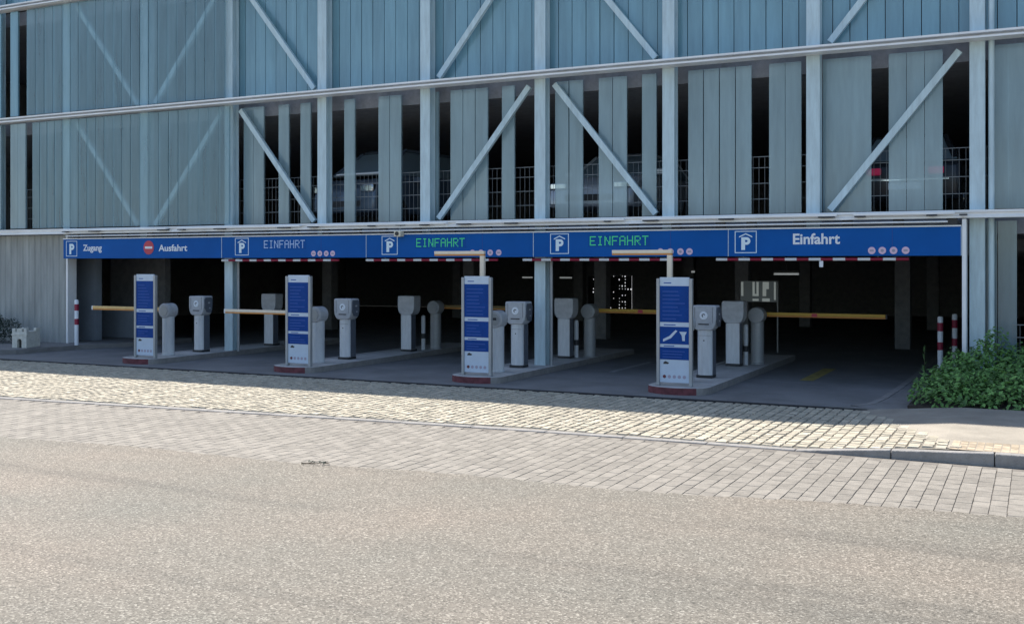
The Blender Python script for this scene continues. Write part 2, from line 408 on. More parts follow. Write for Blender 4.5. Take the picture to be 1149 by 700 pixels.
# horizontal bands at each floor: a channel with two lips
for z in (5.52, 8.28):
    mb = MB(); mb.box(X0, X1, -.30, -.005, z + .022, z + .054).box(X0, X1, -.16, -.14, z - .024, z + .0215).box(X0, X1, -.30, -.005, z - .054, z - .0245)
    gpart(mb, 'facade_band', 'band', smooth=0)
mb = MB()
mb.box(X0, X1, -.32, -.005, 2.800, 2.835).box(X0, X1, -.28, -.25, 2.745, 2.799).box(X0, X1, -.32, -.005, 2.715, 2.744)
gpart(mb, 'facade_band', 'band', smooth=0)
gpart(MB().cyl((.4, -.36, 2.66), (19.6, -.36, 2.66), .014, n=10), 'cable_pipe', 'band')
x = .3
while x < 19.2:                                        # cable trays on the ledge, each with dark clamps
    l = rnd.uniform(2.6, 3.9); x1 = min(x + l, 19.7)
    gpart(MB().box(x, x1, -.40, -.33, 2.775, 2.808), 'cable_tray', 'band', smooth=0)
    for q in (x + .02, x + rnd.uniform(.8, 1.6), x1 - rnd.uniform(.2, .6)): gpart(MB().box(q, q + rnd.uniform(.1, .3), -.41, -.321, 2.752, 2.772), 'clamp', 'darkmetal', smooth=0)
    x = x1 + rnd.uniform(.1, .35)
mb = MB(); mb.box(.1, 20, .10, .40, 2.14, 2.70); gpart(mb, 'lintel_beam', 'ceiling', smooth=0)
# profiled glass
def pane(mb, xc, w, y, z0, z1, j=0.0):
    a = rnd.uniform(-j, j); fl = .045
    y0 = y + a; y1 = y - a
    xa, xb = xc - w / 2, xc + w / 2
    mb.add([(xa, y0, z0), (xb, y1, z0), (xb, y1, z1), (xa, y0, z1), (xa, y0 + fl, z0), (xb, y1 + fl, z0), (xb, y1 + fl, z1), (xa, y0 + fl, z1)],
           [(0, 1, 2, 3), (4, 0, 3, 7), (1, 5, 6, 2)])
P = 2.5 / 9
def bay_glazing(xa, xb, y, z0, z1, m):
    mb = MB(); n = max(1, round((xb - xa) / P)); w = (xb - xa) / n
    for k in range(n): pane(mb, xa + (k + .5) * w, w - .013, y, z0, z1, .006)
    gpart(mb, 'glazing', m, smooth=0)
R1, R2, R3 = (2.87, 5.43), (5.62, 8.19), (8.38, ROOF - .22)
YG = .235
for b in range(-3, 12):
    xa, xb = 2.5 * b, 2.5 * b + 2.5
    bay_glazing(xa, xb, YG, *R3, 'glass_up')
    if b >= 2: bay_glazing(xa, xb, YG, *R2, 'glass_up')
    if b < -1 or b > 8: bay_glazing(xa, xb, YG, *R1, 'glass_mid')
    if b < -1: bay_glazing(xa, xb, YG, *R2, 'glass_up')
for (xa, xb) in ((-1.02, 0), (0, 2.5), (2.5, 5.13)): bay_glazing(xa, xb, -.13, *R1, 'glass_front')
for (xa, xb) in ((-1.22, 0), (0, 2.5), (2.5, 5.0)): bay_glazing(xa, xb, -.13, *R2, 'glass_front')
for xc in (-1.39, -1.66, -2.27): 
    m_ = MB(); pane(m_, xc, .26, -.13, *R1, .003); gpart(m_, 'glass_panel', 'glass_mid', smooth=0)
for xc in (-1.66, -2.27):
    m_ = MB(); pane(m_, xc, .26, -.13, *R2, .003); gpart(m_, 'glass_panel', 'glass_up', smooth=0)
MID = [5.36, 5.64, 6.32, 6.9, 8.03, 8.88, 9.16, 10.03, 10.58, 10.86, 11.14, 11.72, 12.845, 13.135, 13.72, 14.0, 14.565, 15.425, 15.71, 15.995, 16.28,
       16.855, 17.13, 17.75, 18.005, 18.26, 18.80, 19.075, 19.35, 20.31, 20.56, 21.15, 21.43, 22.0, 22.28]
for i, xc in enumerate(MID):
    m_ = MB(); pane(m_, xc, .268, YG, *R1, .006)
    gpart(m_, 'glass_panel', 'glass_mid', smooth=0)
for xc in (20.14, 20.42, 21.3, 21.58, 21.86, 22.14):              # dark lower panes right of the entrance
    m_ = MB(); pane(m_, xc, .268, YG, .05, 2.68, .006); gpart(m_, 'glass_panel', 'glass_low', smooth=0)
bay_glazing(22.5, 29.9, YG, .05, 2.68, 'glass_low')
# wire-mesh guard rails behind the glass of the first floor, and one low at the right
def railing(xa, xb, y, z0, h):
    mb = MB()
    for q in (0, .27, .54, .81, 1.0): mb.box(xa, xb, y - .006, y + .006, z0 + h * q - .006, z0 + h * q + .006)
    x = xa
    while x < xb: mb.box(x - .0028, x + .0028, y - .012, y - .0065, z0, z0 + h); x += .10
    return mb
for b in range(-1, 9): gpart(railing(2.5 * b + .02, 2.5 * b + 2.48, .36, 2.86, 1.0), 'railing', 'rail', smooth=0)
gpart(railing(20.5, 24, .12, .05, 1.02), 'railing', 'rail', smooth=0)
# ground floor: ribbed wall left of the entrance, slim jamb posts
mb = MB(); x = X0; ribs = []
while x < .0:
    ribs += [(x, -.02), (x + .10, -.02), (x + .125, .003), (x + .185, .003)]; x += .21
prof = [(p, q) for p, q in ribs if p < .02 - 0] + [(.05, -.02), (.05, .2), (X0, .2)]
mb.prism_z(prof, .1, 2.70); gpart(mb, 'ribbed_wall', 'ribwall', smooth=0)
gpart(MB().box(.055, .115, -.06, .2, .1, 2.70), 'door_jamb', 'band', bevel=.004)
gpart(MB().box(19.80, 19.86, -.30, .0, .02, 2.70), 'door_jamb', 'band', bevel=.004)

# ------------------------------------------------------------------ lane signs over the entrances
SZ0, SZ1, SY = 2.135, 2.585, -.28
F57 = {'E': "11111 10000 10000 11110 10000 10000 11111", 'I': "01110 00100 00100 00100 00100 00100 01110", 'N': "10001 11001 11001 10101 10011 10011 10001",
       'F': "11111 10000 10000 11110 10000 10000 10000", 'A': "01110 10001 10001 11111 10001 10001 10001", 'H': "10001 10001 10001 11111 10001 10001 10001",
       'R': "11110 10001 10001 11110 10100 10010 10001", 'T': "11111 00100 00100 00100 00100 00100 00100"}
def led_text(s, w, h):
    mb = MB(); n = len(s) * 6 - 1; px_, pz = w / n, h / 7
    for i, c in enumerate(s):
        for r, row in enumerate(F57[c].split()):
            for q, bit in enumerate(row):
                if bit == '1':
                    x = (i * 6 + q) * px_; z = h - (r + 1) * pz
                    mb.box(x + px_ * .1, x + px_ * .9, -.003, 0, z + pz * .14, z + pz * .86)
    return mb
def emblem(parent, x, z, s, m='paleblue', roof=True):
    """square parking symbol: outlined frame, roof line and bold P"""
    mb = MB(); t = s * .035; yo = -.004
    mb.box(x, x + s, yo, -.0005, z, z + t).box(x, x + s, yo, -.0005, z + s - t, z + s).box(x, x + t, yo, -.0005, z + t, z + s - t).box(x + s - t, x + s, yo, -.0005, z + t, z + s - t)
    if roof:
        rt = s * .055
        for q in (-1, 1):
            a = (x + s * .5, z + s * .90); b = (x + s * (.5 + q * .30), z + s * .76)
            pl = [(a[0], a[1] - rt), (b[0], b[1] - rt), b, a]
            if q < 0: pl = pl[::-1]
            mb.prism_y(pl[::-1] if q < 0 else pl, yo, -.0005)
    zt = z + s * (.72 if roof else .82); zb = z + s * (.14 if roof else .14); st = s * .17; xl = x + s * .30
    mb.box(xl, xl + st, yo, -.0005, zb, zt)
    hh = (zt - zb) * .60; ro = hh / 2; ri = ro * .27; cx, cz = xl + st + s * .07, zt - ro; n = 14    # bowl
    mb.box(xl + st, cx, yo, -.0005, zt - (ro - ri), zt); mb.box(xl + st, cx, yo, -.0005, zt - hh, zt - hh + (ro - ri))
    for i in range(n):
        a0, a1 = -math.pi / 2 + math.pi * i / n, -math.pi / 2 + math.pi * (i + 1) / n
        mb.prism_y([(cx + ri * math.cos(a0), cz + ri * math.sin(a0)), (cx + ro * math.cos(a0), cz + ro * math.sin(a0)),
                    (cx + ro * math.cos(a1), cz + ro * math.sin(a1)), (cx + ri * math.cos(a1), cz + ri * math.sin(a1))], yo, -.0005)
    return mb.build('parking_emblem', m, parent, (0, 0, 0), smooth=0)
def disc(x, z, r, y0, y1, n=20):
    return [(x + r * math.cos(2 * math.pi * i / n), z + r * math.sin(2 * math.pi * i / n)) for i in range(n)]
def lane_sign(x0, x1, label):
    t = thing('lane_sign', label, 'sign', (x0, SY, SZ0), group='blue lane signs over the garage entrances')
    w, h = x1 - x0, SZ1 - SZ0
    MB().box(.004, w - .004, 0, .10, 0, h).build('board', 'blue', t, bevel=.004)
    MB().box(0, w, -.012, .11, h + .001, h + .022).build('trim', 'band', t, smooth=0)
    x = .3
    while x < w - .1:
        MB().box(x, x + .16, .02, .09, h + .023, h + .125).build('bracket', 'darkmetal', t, smooth=0); x += .78
    mb = MB().box(w - .006, w + .002, -.004, 0, .0, h)
    mb.build('seam', 'paleblue', t, smooth=0)
    return t
def icons(t, xs_, z):
    for k, x in enumerate(xs_):
        d = MB().prism_y(disc(x, z, .058, 0, 0), -.005, -.0005).build('payment_icon', 'iconpale', t, smooth=0)
        m2 = MB()
        if k in (1, 2): m2.prism_y(disc(x, z, .024, 0, 0), -.0075, -.0052)
        else: m2.box(x - .03, x + .03, -.0075, -.0052, z - .012, z + .014)
        m2.build('icon_mark', 'iconpink', d, smooth=0)
s0 = lane_sign(.22, 5.06, 'blue sign board lettered Zugang and Ausfahrt over the leftmost lane')
emblem(s0, .10, .05, .36, roof=False)
text_mesh('lettering', 'Zugang', .20, 'white', s0, (.66, -.002, .18), bold=.004, width=.60)
text_mesh('lettering', 'Ausfahrt', .20, 'white', s0, (3.02, -.002, .16), bold=.004, width=.84)
xn = 2.72
ne = MB().prism_y(disc(xn, .24, .155, 0, 0, 28), -.006, -.0005).build('no_entry_mark', 'signred', s0, smooth=0)
MB().box(xn - .11, xn + .11, -.009, -.0062, .215, .265).build('bar', 'white', ne, smooth=0)
specs = [(5.06, 8.8, 'led_white', 'EINFAHRT', (6.21, 7.28), (7.50, 7.66, 7.82, 7.98), 'blue sign board with dim white lights spelling EINFAHRT and a parking emblem'),
         (8.8, 12.5, 'led_green', 'EINFAHRT', (9.97, 11.05), (11.22, 11.40, 11.60, 11.78), 'blue sign board with green lights spelling EINFAHRT, below the small camera'),
         (12.5, 16.15, 'led_green', 'EINFAHRT', (13.62, 14.73), (14.95, 15.13, 15.31, 15.47), 'blue sign board with green lights spelling EINFAHRT, right of the middle column'),
         (16.15, 19.79, None, 'Einfahrt', (17.23, 17.98), (18.47, 18.63, 18.80, 18.98), 'blue sign board with white printed word Einfahrt over the rightmost lane')]
for x0, x1, led, word, (ta, tb), ic, lab in specs:
    t = lane_sign(x0, x1, lab)
    ex = {5.06: 5.43, 8.8: 9.17, 12.5: 12.84, 16.15: 16.26}[x0]
    emblem(t, ex - x0, .055, .37)
    if led:
        MB().box(ta - x0 - .03, tb - x0 + .03, -.002, -.0003, .175, .395).build('led_panel', 'led_panel', t, smooth=0)
        led_text(word, tb - ta, .17).build('led_lettering', led, t, (ta - x0, -.0023, .20), smooth=0)
    else:
        text_mesh('lettering', word, .24, 'white', t, (ta - x0, -.002, .20), bold=.006, width=tb - ta)
    mb = MB().box(15.13 - 12.5 - .004, 15.13 - 12.5 + .004, -.0035, 0, 0, SZ1 - SZ0); mb.build('seam', 'boardtext', t, smooth=0)
    icons(t, [q - x0 for q in ic], .085)

# red and white height bars hanging under the signs
def height_bar(xa, xb, lab, tag=None):
    t = thing('height_bar', lab, 'height bar', ((xa + xb) / 2, -.20, 2.085), group='striped height bars under the lane signs')
    n = max(2, round((xb - xa) / .19)); w = (xb - xa) / n
    mb = MB()
    for i in range(n):
        a = xa - (xa + xb) / 2 + i * w
        mb.cyl((a, 0, 0), (a + w, 0, 0), .026, n=12, k=i % 2, caps=i in (0, n - 1))
    mb.build('bar', ['white', 'bollardred'], t)
    for q in (.15, .85):
        MB().cyl(((q - .5) * (xb - xa), 0, .027), ((q - .5) * (xb - xa), 0, .075), .006, n=8).build('hanger', 'post', t)
    if tag:
        MB().box(tag - (xa + xb) / 2 - .03, tag - (xa + xb) / 2 + .03, -.012, .012, -.13, -.028).build('drop_tag', 'white', t, bevel=.003)
height_bar(5.0, 8.08, 'red and white height bar hanging under the dim white lettered sign')
height_bar(8.75, 11.72, 'red and white height bar behind the raised arm, left of the middle column')
height_bar(12.25, 15.3, 'red and white height bar behind the raised arm, right of the middle column')
height_bar(15.92, 19.02, 'red and white height bar with drop tag under the printed Einfahrt sign', 17.67)

c = thing('surveillance_camera', 'small cream camera on the top edge of the blue sign with green lights', 'camera', (9.62, -.34, 2.60))
MB().box(-.075, .075, -.09, .06, -.06, .06).build('housing', 'camwhite', c, bevel=.012)
MB().cyl((0, -.09, -.0), (0, -.105, 0), .04, n=16).build('lens', 'darkmetal', c)
MB().cyl((.0, .02, .06), (.0, .05, .17), .012, n=8).cyl((-.11, .03, .17), (.11, .03, .17), .012, n=8).build('bracket', 'post', c)

# ------------------------------------------------------------------ traffic islands
def island(xc, w, lab):
    t = thing('traffic_island', lab, 'traffic island', (xc, -2.45, 0), group='raised islands between the lanes')
    h = w / 2
    def outline(o, y1):
        hh = h - o; pts = []
        for i in range(13):
            a = math.pi + math.pi * i / 12
            pts.append((hh * math.cos(a), .34 + (.34 - o) * math.sin(a)))
        return pts + [(hh, y1 - o), (-hh, y1 - o)]
    out, inn = outline(0, 6.7), outline(.11, 6.7)
    n = len(out); mb = MB()
    vs = [(x, y, -.02) for x, y in out] + [(x, y, .12) for x, y in out] + [(x, y, .12) for x, y in inn]
    fs = []; ks = []
    for i in range(n):
        j = (i + 1) % n
        k = 1 if (i < 9) else 2
        mb.add([vs[i], vs[j], vs[n + j], vs[n + i]], [(0, 1, 2, 3)], k)
        mb.add([vs[n + i], vs[n + j], vs[2 * n + j], vs[2 * n + i]], [(0, 1, 2, 3)], 0)
    mb.build('kerb', ['islandtop', 'kerbred', 'kerb'], t, smooth=0)
    MB().prism_z(inn, -.015, .116).build('slab', 'islandtop', t, smooth=0)
IX = [4.67, 8.52, 12.34, 15.86]
for xc, lab in zip(IX, ('raised island with red kerb nose on the far left lane', 'raised island with red kerb nose, second from the left, without a building column',
                        'raised island with red kerb nose carrying the middle building column', 'raised island with red kerb nose, rightmost and nearest the shrubs')):
    island(xc, .98, lab)

# ------------------------------------------------------------------ sign pillars
def info_pillar(xc, lab, picture=False):
    t = thing('info_pillar', lab, 'information sign', (xc, -2.15, .12), group='blue information pillars on the islands')
    H, W = 1.68, .46
    for sx in (-1, 1):
        MB().box(sx * .262 - .025, sx * .262 + .025, -.03, .04, 0, H - .02).build('post', 'post', t, bevel=.006)
    b = MB().box(-.236, .236, -.012, .02, .05, H).build('board', 'boardwhite', t, bevel=.003)
    def panel(z0, z1):
        p = MB().box(-.233, .233, -.0165, -.0125, z0, z1).build('blue_panel', 'boardblue', t, smooth=0); return p
    p1 = panel(.985, 1.545); p2 = panel(.645, .915); p3 = panel(.405, .595)
    def lines(p, z0, z1, n):
        mb = MB()
        for i in range(n):
            z = z1 - (i + .8) * (z1 - z0) / (n + .4); l = rnd.uniform(.18, .37)
            mb.box(-.19, -.19 + l, -.0185, -.0167, z - .010, z + .006)
        mb.build('printed_lines', 'boardtext', p, smooth=0)
    lines(p1, 1.0, 1.51, 8)
    if picture:
        mb = MB()
        mb.prism_y([(-.18, .68), (-.05, .74), (.05, .85), (.02, .865), (-.08, .77), (-.18, .72)][::1], -.0185, -.0167)
        mb.prism_y([(.08, .84), (.12, .78), (.13, .70), (.17, .70), (.17, .78), (.20, .84)], -.0185, -.0167)
        mb.build('picture', 'boardwhite', p2, smooth=0)
    else: lines(p2, .66, .89, 4)
    lines(p3, .42, .57, 3)
    MB().box(-.17, -.05, -.0145, -.0122, 1.585, 1.60).box(-.17, .02, -.0145, -.0122, .935, .95).box(-.17, .0, -.0145, -.0122, .608, .622).build('printed_lines', 'boardtext', t, smooth=0)
    MB().prism_y([(-.18, .335), (-.10, .335), (-.085, .355), (-.14, .38), (-.17, .365)], -.0145, -.0122).build('car_symbol', 'darkmetal', t, smooth=0)
    for k in range(5):
        MB().prism_y(disc(-.16 + k * .08, .14, .027, 0, 0, 14), -.0145, -.0122).build('payment_icon', 'iconpink' if k else 'kerbred', t, smooth=0)
info_pillar(4.74, 'blue and white information pillar beside the leftmost pay machine')
info_pillar(8.57, 'blue and white information pillar, second from the left, with a cream arm reaching its left edge')
info_pillar(12.32, 'blue and white information pillar in front of the middle building column')
info_pillar(15.80, 'blue and white information pillar with white picture in its second panel, rightmost', True)

# ------------------------------------------------------------------ ticket machines
def machine_meshes():
    t = thing('ticket_machine', '', 'ticket machine', (0, 0, 0), group='grey ticket machines on the islands')
    # local: front faces -y; base at z=0
    pl = []
    n = 8; rb = .15
    for i in range(n + 1):
        a = -math.pi / 2 - math.pi / 2 * i / n; pl.append((-.165 + .15 * (1 + math.cos(a)) - .15 + .105, 0))
    w = .205; zb, zt = .79, 1.20
    prof = [(-.115, zb), (.115, zb), (.16, zb + .03), (.195, zb + .10), (w, zb + .19), (w, zt - .02), (w - .015, zt), (-w + .015, zt), (-w, zt - .02), (-w, zb + .19), (-.195, zb + .10), (-.16, zb + .03)]
    MB().prism_y(prof, -.15, .13).build('head', 'machine', t, bevel=.02)
    sp = [(-.06, zb + .07), (.07, zb + .05), (.11, zb + .15), (.11, zt - .07), (.07, zt - .03), (-.09, zt - .03), (-.125, zt - .08), (-.125, zb + .16)]
    hs = MB().prism_x(sp, w - .004, w + .018).build('side_panel', 'machineside', t, bevel=.004)
    MB().prism_x([(-.03, 1.04), (.03, 1.04), (.03, 1.07), (-.03, 1.07)], w + .019, w + .022).prism_x([(.0, .93), (.04, .93), (.04, .955), (.0, .955)], w + .019, w + .022).build('side_mark', 'machine', hs, smooth=0)
    # column body: rounded front, darker flat flanks
    pts = [(.125, .12), (-.125, .12), (-.125, -.05)] + [(-.125 * math.cos(math.pi * i / 10), -.05 - .085 * math.sin(math.pi * i / 10)) for i in range(1, 10)] + [(.125, -.05)]
    MB().prism_z(pts, .045, .789).build('body', 'machinewhite', t)
    for s_ in (-1, 1):
        a, b = sorted((s_ * .124, s_ * .136)); MB().box(a, b, -.055, .115, .05, .785).build('body_flank', 'machineside', t, bevel=.003)
    MB().box(-.135, .135, -.12, .125, 0, .046).build('plinth', 'darkmetal', t, bevel=.004)
    d = MB().prism_y(disc(-.0, 1.035, .068, 0, 0, 20), -.158, -.151).build('emblem', 'white', t, smooth=0)
    mk = MB()
    for i in range(9):
        a0, a1 = R(20 + 26 * i), R(20 + 26 * (i + 1)); ri, ro = .016, .03
        mk.prism_y([(ri * math.cos(a0), 1.035 + ri * math.sin(a0)), (ro * math.cos(a0), 1.035 + ro * math.sin(a0)), (ro * math.cos(a1), 1.035 + ro * math.sin(a1)), (ri * math.cos(a1), 1.035 + ri * math.sin(a1))], -.161, -.1585)
    mk.build('emblem_mark', 'darkmetal', d, smooth=0)
    MB().box(-.118, .118, -.1365, -.1335, .70, .703).build('door_seam', 'darkmetal', t, smooth=0)
    for q in (-.15, .15): MB().box(q - .0025, q + .0025, -.1525, -.1495, zb + .12, zt - .03).build('face_seam', 'darkmetal', t, smooth=0)
    MB().cyl((.0, -.134, .62), (0, -.139, .62), .011, n=12).build('lock', 'darkmetal', t)
    MB().box(-.09, .09, -.153, -.149, .88, .90).build('card_slot', 'darkmetal', t, smooth=0)
    return t
mach = machine_meshes()
mach.location = (4.68, -.5, .12); mach['label'] = 'grey ticket machine with round emblem between the leftmost sign pillar and a building column'
dup(mach, 'grey ticket machine with round emblem, standing next to the second sign pillar from the left', (8.52, -.55, .12))
dup(mach, 'grey ticket machine with round emblem right in front of the middle building column', (12.33, -.55, .12))
dup(mach, 'grey ticket machine with round emblem close right of the rightmost sign pillar', (15.89, -.72, .12))
dup(mach, 'plain grey ticket machine seen from the back, behind the cream closed arm', (4.89, 1.6, .12), math.pi)
dup(mach, 'plain grey ticket machine seen from the back, alone left of the third sign pillar', (8.63, 1.6, .12), math.pi)
dup(mach, 'plain grey ticket machine seen from the back, right of the middle building column', (12.34, 1.6, .12), math.pi)
dup(mach, 'plain grey ticket machine seen from the back on the rightmost island', (15.79, 1.5, .12), math.pi)

# ------------------------------------------------------------------ barriers
def barrier(x, y, lab, side=1, length=2.3, kind='closed', armmat='yellow', group='lane barriers'):
    t = thing('barrier_gate', lab, 'barrier', (x, y, .12), group=group)
    MB().lathe([(.135, 0), (.135, .02), (.122, .03), (.122, .80)]).build('post', 'machinewhite' if kind != 'rear' else 'post', t)
    hd = MB().cyl((0, -.13, .92), (0, .13, .92), .155, n=28).build('head', 'machine' if kind != 'rear' else 'post', t, bevel=.02)
    MB().cyl((0, -.131, .92), (0, -.14, .92), .10, n=24).build('head_cover', 'post', hd)
    za = .93; w, h = .035, .042
    yy = .18 if kind != 'fold' else -.19
    def arm(xa, xb, z0, parent, name='arm'):
        mb = MB(); a, b = sorted((xa, xb))
        mb.box(a, b, yy - w, yy + w, z0 - h * .3, z0 + h, 0).box(a, b, yy - w * .9, yy + w * .9, z0 - h, z0 - h * .3 - .001, 1)
        return mb.build(name, [armmat, 'orange'], parent, bevel=.004)
    if kind == 'fold':
        mb = MB().box(x * 0 - .19 - .04, -.19 + .04, yy - w, yy + w, za - .05, 2.03, 0)
        a = mb.build('arm', [armmat, 'orange'], t, bevel=.006)
        arm(-.19 - length, -.19 + .04, 2.03 + h, a, 'arm_tip')
        MB().cyl((-.2, -.12, za), (.05, -.12, za), .03, n=10).build('hinge', 'darkmetal', t)
    else:
        a = arm(side * .05, side * length, za, t)
        MB().cyl((0, .13, za), (0, .22, za), .05, n=14).build('hinge', 'darkmetal', t)
        e0, e1 = sorted((side * length, side * (length + .03))); MB().box(e0, e1, yy - w - .002, yy + w + .002, za - h - .002, za + h + .002).build('end_cap', 'darkmetal' if kind == 'rear' else 'white', a, bevel=.004)
        if kind == 'rear':
            q = side * length * .45; MB().box(q - .05, q + .05, yy - w - .003, yy - w + .002, za - .03, za + .035).build('reflector', 'signred', a, smooth=0)
    return t
barrier(4.67, -1.45, 'round headed barrier post with orange arm closed towards the left jamb', -1, 2.35, 'closed', 'ambers')
barrier(8.49, -1.45, 'round headed barrier post with cream arm closed towards the left building column', -1, 2.43, 'closed', 'cream')
barrier(12.35, -1.45, 'barrier with folded arm raised at the sign pillar in front of the middle column', -1, .96, 'fold', 'cream')
barrier(15.75, -1.45, 'barrier with folded arm raised behind the rightmost sign pillar', -1, .98, 'fold', 'cream')
barrier(8.83, 2.4, 'rear barrier with yellow arm closing the lane behind the third sign pillar', 1, 2.3, 'rear', 'shadeyellow')
barrier(12.65, 2.1, 'rear barrier with yellow arm closing the lane left of the rightmost pillar', 1, 2.3, 'rear', 'yellow')
barrier(16.10, 2.0, 'rear barrier with yellow arm closing the widest dark lane on the right', 1, 2.28, 'rear', 'yellow')
for x, y, lab in ((8.72, 2.05, 'short pale post behind the plain machine of the second island'), (12.50, 1.75, 'short pale post behind the plain machine right of the middle column'),
                  (15.95, 1.72, 'short pale post behind the plain machine of the rightmost island')):
    t = thing('short_post', lab, 'post', (x, y, .12), group='short posts beside the rear barriers')
    MB().lathe([(.045, 0), (.045, .70), (.04, .74), (.02, .76)], 14).build('pole', 'machinewhite', t)
    MB().cyl((0, 0, .25), (0, 0, .36), .047, n=14).build('band', 'darkmetal', t)

# ------------------------------------------------------------------ bollards
def bollard(x, y, z, lab, h=1.06):
    t = thing('bollard', lab, 'bollard', (x, y, z), group='red and white bollards')
    MB().lathe([(.046, 0), (.046, h - .02), (.035, h)], 16).build('pole', 'white', t)
    for a, b in ((.45, .58), (.76, .90)): MB().cyl((0, 0, h * a), (0, 0, h * b), .048, n=16).build('stripe', 'bollardred', t)
bollard(.80, -.4, .118, 'red and white bollard by the left entrance jamb')
bollard(19.32, 1.9, .03, 'bright red and white bollard in front of the shrubs at the right jamb')
bollard(19.48, 3.0, .03, 'dim red and white bollard farther inside behind the brighter right one')

# ------------------------------------------------------------------ castle block and plants
t = thing('castle_ornament', 'small pale stone block shaped like a castle gate on the left sidewalk', 'stone ornament', (.26, -1.35, .118), R(12))
W, D, H = .19, .16, .36
mb = MB()
pl = [(-W, 0), (-.06, 0), (-.06, .16), (-.03, .20), (.03, .20), (.06, .16), (.06, 0), (W, 0), (W, .44), (.12, .44), (.12, .36), (.06, .36), (.06, .44), (-.06, .44), (-.06, .36), (-.12, .36), (-.12, .44), (-W, .44)]
mb.prism_y(pl, -D - .05, -D + .03); mb.box(-W + .01, W - .01, -D + .031, D + .1, 0, .37)
mb.box(W - .06, W - .0, D - .06, D + .1, .371, .44).box(-W, -W + .06, D - .06, D + .1, .371, .44)
mb.build('block', 'limestone', t, bevel=.006)
MB().box(-.055, .055, -D + .026, -D + .0305, .0, .19).build('gateway', 'darkmetal', t, smooth=0)
MB().box(-W - .012, W + .012, -D - .062, -D + .036, .285, .315).build('ledge', 'limestone', t, bevel=.004)

def leaves(mb, n, fn, size):
    for _ in range(n):
        p, up = fn()
        nrm = (Vector((rnd.gauss(0, .55), rnd.gauss(-.25, .55), 1)) + up).normalized()
        a = nrm.orthogonal().normalized(); ang = rnd.uniform(0, 6.28)
        a = (a * math.cos(ang) + nrm.cross(a) * math.sin(ang)); b = nrm.cross(a)
        s = size * rnd.uniform(.6, 1.35); p = Vector(p)
        mb.add([p - a * s, p + b * s * .55 + nrm * s * .12, p + a * s, p - b * s * .55 + nrm * s * .12], [(0, 1, 2), (0, 2, 3)])
def dome_shrub(name, lab, lobes, n, size, m, base, stems=6, group=None):
    t = thing(name, lab, 'shrub', base, group=group)
    mb = MB(); tot = sum(l[3] * l[4] for l in lobes)
    for (x, y, z0, rx, ry, h) in lobes:
        k = int(n * rx * ry / tot)
        def fn():
            while True:
                u, v = rnd.uniform(-1, 1), rnd.uniform(-1, 1)
                if u * u + v * v < 1: break
            top = math.sqrt(max(0, 1 - (u * u + v * v) ** 1.3)); q = rnd.random() ** .45
            bumpz = .10 * math.sin(9 * (x + u * rx)) * math.cos(7 * (y + v * ry)) + rnd.gauss(0, .035)
            return (x + u * rx, y + v * ry, z0 + max(.02, h * top * q * (1 + bumpz) + bumpz * .25)), Vector((u, v, .4)) * .9
        leaves(mb, k, fn, size)
    mb.build('foliage', m, t, smooth=0)
    for _ in range(stems):
        ms = MB()
        l = rnd.choice(lobes); x, y = l[0] + rnd.uniform(-.4, .4) * l[3], l[1] + rnd.uniform(-.4, .4) * l[4]
        ms.cyl((x, y, 0), (x + rnd.uniform(-.15, .15), y + rnd.uniform(-.15, .15), l[5] * .8), .010, .004, n=6)
        ms.build('stem', 'stem', t)
dome_shrub('ground_cover_shrub', 'low spreading green shrub at the front of the bed by the right jamb', [(.45, -1.0, 0, .62, .75, .46), (1.3, -1.05, 0, .9, .72, .50), (2.6, -1.0, 0, 1.0, .75, .5), (4, -1, 0, 1.1, .75, .5), (.55, -.35, 0, .55, .6, .6), (1.4, -.4, 0, .8, .6, .62)],
           11500, .036, 'leaf', (19.35, -1.0, .07), 14, 'shrubs in the bed right of the entrance')
dome_shrub('tall_shrub', 'taller bushy green shrub behind the low one, against the glass right of the jamb', [(.0, 0, 0, .42, .40, .92), (.5, .05, 0, .5, .38, .76), (-.38, -.1, 0, .36, .36, .62), (1.3, 0, 0, .6, .38, .7)],
           6500, .034, 'leaf', (20.2, -.75, .07), 10, 'shrubs in the bed right of the entrance')
dome_shrub('dark_shrub', 'dark straggly shrub against the ribbed wall at the left edge', [(-.2, 0, 0, .5, .28, .62), (-.95, 0, 0, .6, .33, .8), (.35, .05, 0, .3, .22, .34)], 2600, .03, 'leafdark', (-1.1, -.62, .118), 8)
t = thing('weed', 'small thin weed growing beside the brighter right bollard', 'plant', (19.17, .7, .03))
mb = MB()
for i in range(60):
    q = rnd.random(); mb.add([(0, 0, q * .62 - .02), (rnd.uniform(-.11, .11) * (1.1 - q), rnd.uniform(-.11, .11) * (1.1 - q), q * .62 + .05), (.008, .004, q * .62)], [(0, 1, 2)])
mb.build('foliage', 'leaf', t, smooth=0); MB().cyl((0, 0, 0), (0, 0, .64), .006, .002, n=6).build('stem', 'stem', t)

t = thing('twig', 'small dry twig lying on the road near the edge of the block paving', 'twig', (14.36, -9.36, .006), R(20))
mb = MB().cyl((-.14, 0, .004), (.14, .02, .012), .006, .003, n=6)
for x, q in ((-.07, 1), (-.01, -1), (.05, 1), (.10, -1)): mb.cyl((x, .005, .008), (x + .07, q * .06, .02), .003, .0015, n=5)
mb.build('stalk', 'stem', t); mb = MB(); leaves(mb, 26, lambda: ((rnd.uniform(-.12, .16), rnd.uniform(-.05, .05), rnd.uniform(.01, .03)), Vector((0, 0, 0))), .016); mb.build('foliage', 'leafdark', t, smooth=0)

